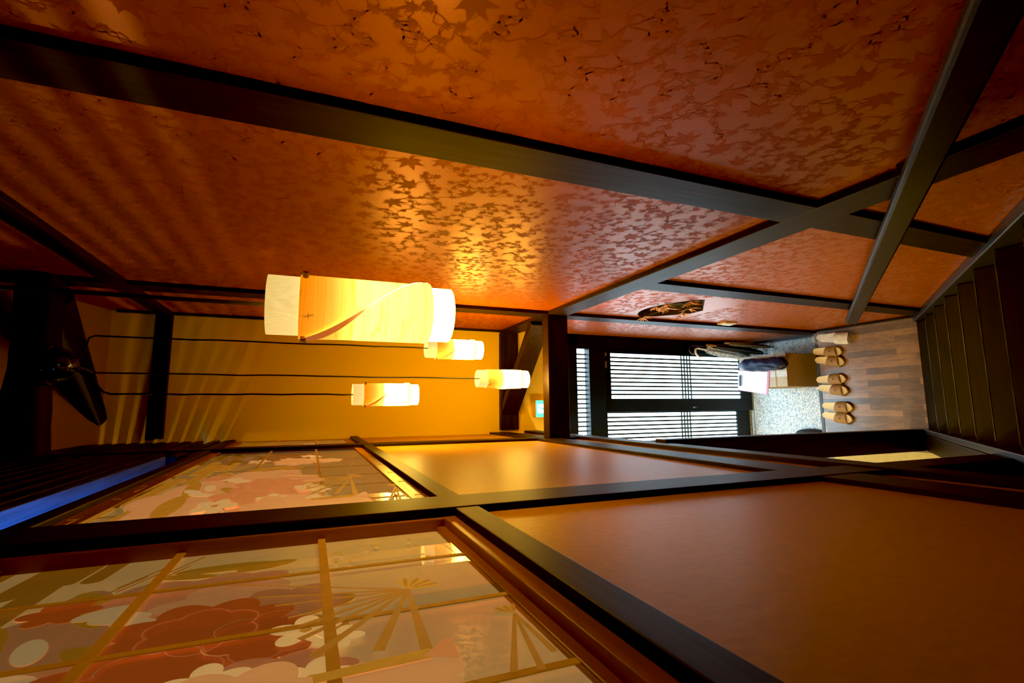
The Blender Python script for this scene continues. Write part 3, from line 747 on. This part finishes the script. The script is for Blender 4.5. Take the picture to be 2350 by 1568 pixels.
def make_lamp(loc, rz, label):
    r = empty('pendant_lamp', loc, rz, label, 'lamp', 'wood veneer pendant lamps over the stair hall')
    make_tube().build('diffuser_tube', r, True); make_veneer().build('veneer_shade', r, True, fix=False)
    make_seam().build('shade_seam', r, True); peg(-1.22).build('peg', r, True); peg(1.15).build('peg', r, True)
    make_bulb().build('bulb', r, True)
    return r
def face(loc): return math.atan2(-loc[0], loc[1])      # turn local -y towards the stair head
def lamp_at(x, y, z): p = V(x, y, z); return Vector((p.x, p.y, p.z - LL / 2))
Ls = [lamp_at(.316, 1.645, -.150), lamp_at(.573, 4.72, -1.305), lamp_at(.298, 4.92, -1.895), lamp_at(.118, 4.50, -.620)]
WEAK = []
labels = ['largest-looking wood veneer pendant lamp, nearest the viewer', 'wood veneer pendant lamp partly hidden behind the nearest one',
          'lowest hanging wood veneer pendant lamp, in front of the lintel brace', 'small-looking veneer pendant lamp hanging nearest the printed paper windows']
l0 = make_lamp(Ls[0], face(Ls[0]), labels[0])
lamps = [l0]
for i in (1, 2, 3):
    lamps.append(copy_tree(l0, Ls[i], face(Ls[i]) + (0, 0, math.radians(-95), 0)[i], labels[i]))
# the nearest lamp carries a weaker bulb
for ch in lamps[0].children:
    if ch.name.startswith(('diffuser', 'veneer', 'bulb', 'shade')):
        mt = ch.data.materials[0].copy(); mt.name += '_weak'
        for nd in mt.node_tree.nodes:
            if nd.type == 'MATH' and nd.operation == 'MULTIPLY' and nd.inputs[1].default_value > 10: WEAK.append((mt, nd))
        ch.material_slots[0].link = 'OBJECT'; ch.material_slots[0].material = mt
for mt, nd in WEAK:
    nt = mt.node_tree; mn = nt.nodes.new('ShaderNodeMath'); mn.operation = 'MINIMUM'; mn.inputs[1].default_value = 5.5 if 'veneer' in mt.name else 32.0
    lk = nd.outputs[0].links[0]; to = lk.to_socket; nt.links.remove(lk); nt.links.new(nd.outputs[0], mn.inputs[0]); nt.links.new(mn.outputs[0], to)
dome_c = V(.343, 4.76, 1.82)
def cord(i, pts, r):
    lp = lamps[i]; m = MB(); M = (Matrix.Translation(lp.location) @ Matrix.Rotation(lp.rotation_euler.z, 4, 'Z')).inverted()
    m.tube([M @ Vector(p) for p in pts], r, 'black_rubber', 8)
    m.tube([M @ Vector(pts[-1]), M @ (Vector(pts[-1]) - Vector((0, 0, .12)))], .009, 'black_rubber', 10)
    o = m.build('cord', lp, True)
def wiggle(p0, p1, n, amp, seed):
    r = random.Random(seed); return [Vector(p0).lerp(Vector(p1), k / n) + (Vector((r.uniform(-amp, amp), r.uniform(-amp, amp), 0)) if 0 < k < n else Vector()) for k in range(n + 1)]
def top(i): return Ls[i] + Vector((0, 0, LL - .02))
cord(0, wiggle((Ls[0].x, Ls[0].y, ceil_z(1.65) * U + H), top(0), 14, .0012, 1), .0040)
for i, hz in ((1, 1.60), (2, 1.62), (3, 1.40)):
    hk = Vector((Ls[i].x, Ls[i].y, hz * U + H)); dk = dome_c + Vector((0, 0, -.06))
    mid = dk.lerp(hk, .5) + Vector((0, 0, -.02)); near = dk.lerp(hk, .93) + Vector((0, 0, -.004))
    cord(i, [dk, mid, near, hk + Vector((0, 0, -.02)), hk + Vector((0, 0, -.06))] + wiggle(hk + Vector((0, 0, -.09)), top(i), 14, .0022, i + 3), .0042)
cn = empty('pendant_canopy', dome_c, 0, 'glossy black dome canopy under the dark log feeding the lamp cords', 'light fitting')
m = MB(); R_ = .083
m.lathe([(.001, .03), (.098, .03), (.100, .012), (.094, -.002), (R_, -.004)] + [(R_ * math.cos(a * PI / 20) , -.004 - .092 * math.sin(a * PI / 20)) for a in range(1, 10)] + [(.001, -.097)], 'black_gloss', 36)
m.build('dome', cn, True)

# ------------------------------------------------------------------ exit sign
ex = empty('exit_sign', V(-.026, 6.2, -3.09), 0, 'square lit green exit sign box above the entrance door', 'sign')
m = MB(); c0 = V(-.026, 6.2, -3.09)
def ex_box(m, x0, x1, y0, y1, z0, z1, mat):
    a, c = V(x0, y0, z0) - c0, V(x1, y1, z1) - c0; m.box(a.x, c.x, a.y, c.y, a.z, c.z, mat)
ex_box(m, -.143, .091, 6.150, YF, -3.09, -2.853, 'sign_box'); m.build('sign_box', ex, bevel=.002)
m = MB(); ex_box(m, -.138, .086, 6.144, 6.150, -3.085, -2.858, 'sign_green')
ex_box(m, -.085, .035, 6.142, 6.144, -3.04, -2.878, 'sign_white')
def ex_poly(pts, mat):
    P = [V(-.025 + a, 6.1415, -2.96 + c) - c0 for a, c in pts]; m.poly(P, mat)
ex_poly([(.012 + .013 * math.cos(t_ * PI / 6), .045 + .013 * math.sin(t_ * PI / 6)) for t_ in range(12)], 'sign_green')
for s_ in ([(.0, .03), (.018, .026), (.006, -.02), (-.014, -.016)], [(-.002, -.012), (.01, -.016), (.03, -.04), (.022, -.05)], [(.03, -.04), (.022, -.05), (.045, -.062), (.05, -.054)],
           [(-.014, -.010), (-.002, -.016), (-.03, -.06), (-.042, -.056)], [(.014, .026), (.018, .016), (.046, .0), (.042, .012)], [(0, .03), (0, .018), (-.03, .02), (-.03, .03)], [(-.03, .02), (-.022, .02), (-.034, -.006), (-.042, -.004)]):
    ex_poly(s_, 'sign_green')
m.build('lit_face', ex, fix=True)

# ------------------------------------------------------------------ light switch
sw = empty('light_switch', V(XRP, 4.67, -4.96), 0, 'beige light switch plate with white rocker under the fan alcove', 'switch')
c0 = V(XRP, 4.67, -4.96)
m = MB(); a, c = V(1.018, 4.60, -4.96) - c0, V(XRP, 4.74, -4.755) - c0; m.box(a.x, c.x, a.y, c.y, a.z, c.z, 'switch_plate'); m.build('plate', sw, bevel=.002)
m = MB(); a, c = V(1.008, 4.635, -4.92) - c0, V(1.02, 4.70, -4.79) - c0; m.box(a.x, c.x, a.y, c.y, a.z, c.z, 'switch_white'); m.build('rocker', sw, bevel=.001)

# ------------------------------------------------------------------ maple spray in the alcove
mp_ = empty('maple_spray', V(XRP + .09, 4.23, -3.93), 0, 'orange laceleaf maple spray in the fan-shaped wall alcove', 'foliage')
c0 = V(XRP + .09, 4.23, -3.93)
m = MB(); tips = []
rnd = random.Random(4)
for (dx, y, z) in ((-.11, 4.582, -3.50), (-.10, 4.087, -3.30), (-.09, 3.996, -3.33), (-.11, 4.061, -3.43), (-.13, 4.287, -3.78), (-.12, 4.20, -3.76), (-.10, 3.834, -3.49), (-.11, 4.029, -3.66), (-.09, 3.78, -3.50), (-.05, 4.35, -3.52)):
    p = V(XRP + .09 + dx, y, z) - c0; tips.append(p)
    mid = p * .5 + Vector((0, rnd.uniform(-.02, .02), .02)); m.tube([Vector((0, 0, .0)), mid, p], [.0028, .002, .0012], 'twig_green', 6)
m.build('twig', mp_, True)
m = MB()
for p in tips:
    for q in range(2):
        base = rnd.uniform(0, 6.28); c_ = p + Vector((-.008 * q, rnd.uniform(-.01, .01), rnd.uniform(-.01, .01)))
        for i in range(8):
            a = base + (i - 3.5) * .42; l = .075 * rnd.uniform(.7, 1.05) * (1 - .06 * abs(i - 3.5))
            d = Vector((rnd.uniform(-.55, -.05), math.sin(a), math.cos(a) - .25)).normalized(); sd = d.cross(Vector((1, 0, 0))).normalized() * .0045
            e = c_ + d * l + Vector((0, 0, -.012))
            m.add([c_, c_ + d * l * .5 + sd, e, c_ + d * l * .5 - sd], [(0, 1, 2, 3)], 'maple_red')
o = m.build('leaves', mp_, fix=False)

# ------------------------------------------------------------------ cardboard box and the things on it
bx = empty('cardboard_box', V(.49, 5.35, ZG), 0, 'brown cardboard box on the pebbled entrance floor by the door', 'box')
c0 = V(.49, 5.35, ZG)
def lb(m, x0, x1, y0, y1, z0, z1, mat): a, c = V(x0, y0, z0) - c0, V(x1, y1, z1) - c0; m.box(a.x, c.x, a.y, c.y, a.z, c.z, mat)
m = MB(); lb(m, .258, .735, 4.965, 5.78, ZG, -6.215, 'cardboard'); m.build('carton', bx, bevel=.002)
m = MB(); lb(m, .258, .494, 4.965, 5.78, -6.215, -6.208, 'cardboard_top'); m.build('flap', bx, bevel=.001)
m = MB(); lb(m, .498, .735, 4.965, 5.78, -6.215, -6.208, 'cardboard_top'); m.build('flap', bx, bevel=.001)
m = MB(); lb(m, .40, .58, 4.96, 5.785, -6.208, -6.206, 'tape'); lb(m, .26, .73, 5.13, 5.15, -6.208, -6.2055, 'cardboard'); m.build('tape', bx)
bag = empty('drawstring_bag', V(.585, 5.28, -6.2), 0, 'long dark navy nylon drawstring bag lying on the cardboard box', 'bag')
m = MB(); r = random.Random(2); c0 = V(.585, 5.28, -6.2)
n = 26; pts, rs = [], []
seg = 18; vs = []
for i in range(n + 1):
    t_ = i / n; y = -.40 + .82 * t_
    rr = .094 * (min(1, (t_ + .02) * 9) ** .5) * (min(1, (1.03 - t_) * 5) ** .7)
    for k in range(seg):
        a = 2 * PI * k / seg; w = 1 + .07 * math.sin(a * 3 + t_ * 9) + .05 * math.sin(t_ * 30 + a * 2)
        zc = .085 + rr * w * math.sin(a) * .9
        vs.append(V(.585 + .03 * t_ - .01 + rr * w * math.cos(a), 5.28 + y, -6.2 + max(.003, zc)) - c0)
fs = [(i * seg + k, i * seg + (k + 1) % seg, (i + 1) * seg + (k + 1) % seg, (i + 1) * seg + k) for i in range(n) for k in range(seg)] + [tuple(range(seg)), tuple(n * seg + k for k in range(seg))]
m.add(vs, fs, 'nylon_navy'); m.build('bag_body', bag, True)
m = MB()
e = V(.60, 5.70, -6.115) - c0
m.tube([e + Vector((.0, .0, 0)), e + Vector((.02, .025, .02)), e + Vector((.0, .045, .025)), e + Vector((-.02, .025, .015)), e], .003, 'black_rubber', 6)
m.build('pull_loop', bag, True); m = MB()
m.tube([V(.56, 5.30, -6.02) - c0, V(.55, 5.15, -6.018) - c0, V(.52, 5.02, -6.04) - c0, V(.54, 4.95, -6.07) - c0], .004, 'black_rubber', 6)
m.build('drawstring', bag, True)
cb = empty('clipboard', V(.35, 5.52, -6.203), 0, 'pink clipboard with white paper overhanging the cardboard box edge', 'clipboard')
c0 = V(.35, 5.52, -6.203)
cbp = [(.545, 5.80), (.232, 5.83), (.150, 5.29), (.489, 5.235)]
m = MB(); m.prism([V(x, y, -6.203) - c0 for x, y in cbp], (0, 0, .004), 'clip_pink'); m.build('board', cb)
def shrink(P, f): cx = sum(p[0] for p in P) / 4; cy = sum(p[1] for p in P) / 4; return [(cx + (x - cx) * f, cy + (y - cy) * f) for x, y in P]
m = MB(); Q = shrink(cbp, .95); m.prism([V(x, y + .012, -6.1955) - c0 for x, y in Q], (0, 0, .002), 'paper_white')
for i in range(5):
    y = 5.70 - .06 * i; a = .27 - .012 * i
    for j in range(2): m.add([V(a + .02 + .12 * j, y, -6.1915) - c0, V(a + .10 + .12 * j, y - .004, -6.1915) - c0, V(a + .10 + .12 * j, y - .010, -6.1915) - c0, V(a + .02 + .12 * j, y - .006, -6.1915) - c0], [(0, 1, 2, 3)], 'paper_grey')
m.build('paper', cb)
m = MB(); m.bar(V(.30, 5.775, -6.18) - c0, V(.46, 5.76, -6.18) - c0, .012, .012, 'clip_steel'); m.tube([V(.30, 5.775, -6.175) - c0, V(.30, 5.74, -6.175) - c0, V(.46, 5.725, -6.175) - c0, V(.46, 5.76, -6.175) - c0], .003, 'clip_steel', 6)
m.build('clip', cb)

# ------------------------------------------------------------------ umbrellas in the corner
def umbrella(name_label, foot, head, canopy_mat, handle_mat, rc, hook, hook_dir, length_frac=(.10, .80)):
    f, h = V(*foot), V(*head); r = empty('umbrella', f, 0, name_label, 'umbrella', 'umbrellas leaning in the entrance corner')
    d = (h - f); L = d.length; dn = d.normalized()
    m = MB(); m.tube([Vector(), d * .98], .005, 'clip_steel', 8); m.tube([Vector(), dn * .04], .004, 'black_gloss', 8); m.build('shaft', r, True)
    m = MB(); n = 16; seg = 20; vs = []
    ref = dn.orthogonal().normalized(); q = dn.cross(ref)
    for i in range(n + 1):
        t_ = i / n; s = length_frac[0] + (length_frac[1] - length_frac[0]) * t_
        rr = rc * (.25 + .95 * math.sin(PI * min(1, t_ * .62 + .12)) - .15 * t_)
        for k in range(seg):
            a = 2 * PI * k / seg; w = 1 + .22 * math.sin(a * 5 + t_ * 3)
            vs.append(dn * L * s + (ref * math.cos(a) + q * math.sin(a)) * rr * w)
    fs = [(i * seg + k, i * seg + (k + 1) % seg, (i + 1) * seg + (k + 1) % seg, (i + 1) * seg + k) for i in range(n) for k in range(seg)] + [tuple(range(seg)), tuple(n * seg + k for k in range(seg))]
    m.add(vs, fs, canopy_mat); m.build('canopy', r, True)
    m = MB(); hd = Vector(hook_dir).normalized(); R_ = hook
    pts = [dn * L * .84, dn * L * .97]; c_ = dn * L * .97 + hd * R_
    for i in range(1, 13):
        a = PI * 1.05 * i / 12; pts.append(c_ - hd * R_ * math.cos(a) + dn * R_ * math.sin(a))
    m.tube(pts, .0095, handle_mat, 10); m.build('handle', r, True)
    return r
umbrella('clear vinyl umbrella with white hooked handle leaning on the door', (.74, 6.05, ZG), (.91, 6.10, -5.66), 'clear_vinyl', 'umb_white', .032, .045, (-.9, -.2, 0), (.12, .84))
umbrella('black umbrella with dark bamboo-coloured handle in the entrance corner', (.83, 5.86, ZG), (.965, 6.03, -5.80), 'umb_black', 'umb_bamboo', .026, .028, (-.6, -.9, 0), (.08, .84))
umbrella('slim beige folded umbrella nearest the papered wall', (.925, 5.72, ZG), (.985, 5.95, -6.10), 'umb_beige', 'umb_beige', .018, .020, (0, -1, 0), (.08, .90))
umbrella('black umbrella with black hooked handle, farthest into the corner', (.93, 6.06, ZG), (.95, 6.125, -5.56), 'umb_black', 'black_gloss', .022, .040, (-1, -.1, 0))

# ------------------------------------------------------------------ sandals: local -y is the toe
SL = .250
def outline(n=40, f=1.0, side=1):
    P = []
    ctrl = [(-.5, 0.0), (-.47, .40), (-.38, .74), (-.22, .92), (0, .80), (.2, .68), (.36, .64), (.45, .48), (.5, 0.0)]
    def hw(t_):
        for (a, wa), (c, wc) in zip(ctrl, ctrl[1:]):
            if a <= t_ <= c: u = (t_ - a) / (c - a); return wa + (wc - wa) * u
        return 0
    for i in range(n + 1):
        t_ = .5 * math.cos(PI * i / n); P.append((hw(-t_) * .045 * f, -t_ * SL * f))
    return [(x, y) for x, y in P] + [(-x, y) for x, y in P[-2:0:-1]]
def make_sandal(loc, rz, label, group):
    r = empty('sandal', loc, rz, label, 'sandal', group)
    O = outline()
    m = MB(); m.prism([(x, y, 0) for x, y in O], (0, 0, .016), 'sandal_sole'); m.build('sole', r, bevel=.002)
    m = MB(); n = len(O); rings = [(1.0, .016), (1.0, .026), (.96, .032), (.86, .029), (.5, .0265)]
    vs = [(x * f, y * (1 - (1 - f) * .6), z) for f, z in rings for x, y in O]; fs = []
    for i in range(len(rings) - 1): fs += [(i * n + k, i * n + (k + 1) % n, (i + 1) * n + (k + 1) % n, (i + 1) * n + k) for k in range(n)]
    fs.append(tuple((len(rings) - 1) * n + k for k in range(n))); m.add(vs, fs, 'cork'); m.build('footbed', r, True)
    m = MB(); na, nl = 16, 10; vs = []
    for j in range(nl + 1):
        t_ = j / nl; y0 = -.088 + .086 * t_
        for i in range(na + 1):
            a = PI * i / na; sw_ = .016 * math.cos(a) * (t_ - .4)
            vs.append((-.0465 * math.cos(a) * (1.0 - .05 * t_), y0 + sw_, .010 + (.040 + .014 * t_) * math.sin(a) ** .75))
    m.add(vs, [(j * (na + 1) + i, j * (na + 1) + i + 1, (j + 1) * (na + 1) + i + 1, (j + 1) * (na + 1) + i) for j in range(nl) for i in range(na)], 'strap_grain')
    o = m.build('strap', r, True); sm = o.modifiers.new('thickness', 'SOLIDIFY'); sm.thickness = .003
    m = MB(); m.box(-.008, .002, -.050, -.040, .060, .0625, 'sandal_sole'); o = m.build('buckle', r, bevel=.001)
    return r
heeltoe = [((.743, 4.805), (.705, 4.399)), ((.624, 4.792), (.562, 4.374)), ((.341, 4.798), (.342, 4.374)), ((.234, 4.770), (.176, 4.373)), ((-.011, 4.762), (-.046, 4.306)), ((-.135, 4.770), (-.199, 4.325))]
sl = ['cork sandal beside the plastic-wrapped slippers', 'second cork sandal from the plastic-wrapped slippers', 'cork sandal of the middle pair, on the box side',
      'cork sandal of the middle pair, on the stair pillar side', 'cork sandal of the pair nearest the pillar, its inner one', 'cork sandal standing nearest the stair pillar']
s0 = None
for i, (h, t_) in enumerate(heeltoe):
    c_ = V((h[0] + t_[0]) / 2, (h[1] + t_[1]) / 2, -6.6); c_.z += .0005
    dx, dy = t_[0] - h[0], t_[1] - h[1]; rz_ = math.atan2(dx, -dy)
    if s0 is None: s0 = make_sandal(c_, rz_, sl[0], 'cork sandals on the landing edge')
    else: copy_tree(s0, c_, rz_, sl[i])
# wrapped slippers
ws = empty('wrapped_slippers', V(.893, 4.50, -6.6), math.atan2(-.06, .50), 'white slippers sealed in shiny clear plastic by the wall', 'slippers')
m = MB(); O = outline(36, 1.05)
for k_i, zz in ((0, .004), (1, .026)):
    m.prism([(x * .95 + .006 * k_i, y + .006 * k_i, zz) for x, y in O], (0, 0, .014), 'slipper_white')
m.build('slipper', ws, bevel=.003)
m = MB(); na = 12; vs = []
for j in range(7):
    t_ = j / 6; y0 = -.135 + .10 * t_
    for i in range(na + 1):
        a = PI * i / na; vs.append((-.048 * math.cos(a), y0, .030 + (.02 + .025 * t_) * math.sin(a)))
m.add(vs, [(j * (na + 1) + i, j * (na + 1) + i + 1, (j + 1) * (na + 1) + i + 1, (j + 1) * (na + 1) + i) for j in range(6) for i in range(na)], 'slipper_white'); m.build('slipper_toe', ws, True)
m = MB(); n = 22; seg = 28; vs = []; r = random.Random(8)
for i in range(n + 1):
    t_ = i / n; y = -.150 + .30 * t_; pf = math.sin(PI * (.04 + .92 * t_)) ** .22
    for k in range(seg):
        a = 2 * PI * k / seg; ca, sa = math.cos(a), math.sin(a); jj = r.uniform(-.0010, .0010)
        vs.append((.060 * pf * math.copysign(abs(ca) ** .6, ca) + jj, y + jj, max(.002, .040 + (.040 + .010 * (1 - t_)) * pf * math.copysign(abs(sa) ** .7, sa) + jj)))
m.add(vs, [(i * seg + k, i * seg + (k + 1) % seg, (i + 1) * seg + (k + 1) % seg, (i + 1) * seg + k) for i in range(n) for k in range(seg)] + [tuple(range(seg)), tuple(n * seg + k for k in range(seg))], 'clear_film')
m.build('plastic_wrap', ws, True)
# black shoe half hidden behind the pillar
sh = empty('black_shoe', V(-.425, 5.17, ZG), 0, 'black shoe on the pebbled floor half hidden behind the pillar', 'shoe')
m = MB(); m.prism([(x * .92, y * 1.05, 0) for x, y in outline()], (0, 0, .020), 'shoe_white'); m.build('sole', sh, bevel=.003)
m = MB(); n = 18; seg = 16; vs = []
for i in range(n + 1):
    t_ = i / n; y = (.5 - t_) * SL * 1.02; w = .046 * (math.sin(PI * (.06 + .88 * t_)) ** .4); h = .075 - .035 * max(0, t_ - .35) / .65 - .02 * max(0, .1 - t_) * 5
    h *= (math.sin(PI * (.10 + .82 * t_)) ** .35)
    for k in range(seg + 1):
        a = PI * k / seg; vs.append((w * math.cos(a), y, .018 + h * math.sin(a) ** .8))
m.add(vs, [(i * (seg + 1) + k, i * (seg + 1) + k + 1, (i + 1) * (seg + 1) + k + 1, (i + 1) * (seg + 1) + k) for i in range(n) for k in range(seg)], 'black_rubber'); m.build('upper', sh, True)

# ------------------------------------------------------------------ lights
def light(kind, name, loc, power, col, size=.1, target=None, **kw):
    l = bpy.data.lights.new(name, kind); l.energy = power; l.color = col
    if kind == 'AREA':
        l.size = size
        if 'size_y' in kw: l.shape = 'RECTANGLE'; l.size_y = kw['size_y']
    else: l.shadow_soft_size = size
    o = bpy.data.objects.new(name, l); COL.objects.link(o); o.location = loc
    if target is not None: o.rotation_euler = (Vector(target) - Vector(loc)).to_track_quat('-Z', 'Y').to_euler()
    return o
light('POINT', 'side_hall_lamp', V(-3.2, 5.6, 1.98), 72, (1, .62, .16), .06)
light('AREA', 'entrance_fill', V(-.1, 5.95, -3.2), 2.4, (.50, .80, 1.0), .3, V(-.15, 5.75, -6.9), size_y=.2).data.spread = math.radians(50)  # unseen fill light, added to brighten the stone floor
light('POINT', 'tatami_room_lamp', V(-2.0, 3.9, -3.7), 60, (1, .86, .42), .1)
light('AREA', 'side_window_daylight', V(-1.35, 1.4, .15), 62, (.07, .33, 1.0), .5, V(-.6, 1.9, 1.0), size_y=1.2)

w = bpy.data.worlds.new('World'); sc.world = w; w.use_nodes = True
bg = w.node_tree.nodes['Background']; bg.inputs[0].default_value = (.9, .6, .35, 1); bg.inputs[1].default_value = .012

# ------------------------------------------------------------------ camera: a phone-style portrait frame lying on its side
cam = bpy.data.cameras.new('Camera'); co = bpy.data.objects.new('Camera', cam); COL.objects.link(co)
cam.sensor_width = 36; cam.sensor_fit = 'HORIZONTAL'; cam.lens = 1129.9 / 2350 * 36; cam.clip_start = .02
pt, yw, rl = (math.radians(a) for a in (22.015, 8.182, 2.634))
F = Vector((math.sin(yw) * math.cos(pt), math.cos(yw) * math.cos(pt), -math.sin(pt)))
R0 = Vector((math.cos(yw), -math.sin(yw), 0)); U0 = R0.cross(F)
Rr = R0 * math.cos(rl) + U0 * math.sin(rl); Uu = Rr.cross(F)
M = Matrix.Identity(4)
for i in range(3): M[i][0] = -Uu[i]; M[i][1] = Rr[i]; M[i][2] = -F[i]
co.matrix_world = Matrix.Translation(V(0, 0, 0)) @ M
sc.camera = co
sc.view_settings.view_transform = 'Standard'
sc.view_settings.look = 'None'
sc.view_settings.exposure = 0.0
sc.view_settings.use_curve_mapping = True
sc.view_settings.curve_mapping.black_level = (0.006, 0.006, 0.006)
sc.view_settings.curve_mapping.update()
sc.cycles.use_denoising = True
sc.cycles.max_bounces = 6
sc.cycles.diffuse_bounces = 3
sc.cycles.glossy_bounces = 3
sc.cycles.transparent_max_bounces = 8
sc.cycles.use_adaptive_sampling = True
sc.cycles.adaptive_threshold = 0.045
sc.cycles.use_light_tree = True
sc.cycles.sample_clamp_indirect = 6.0
sc.cycles.caustics_reflective = False
sc.cycles.caustics_refractive = False
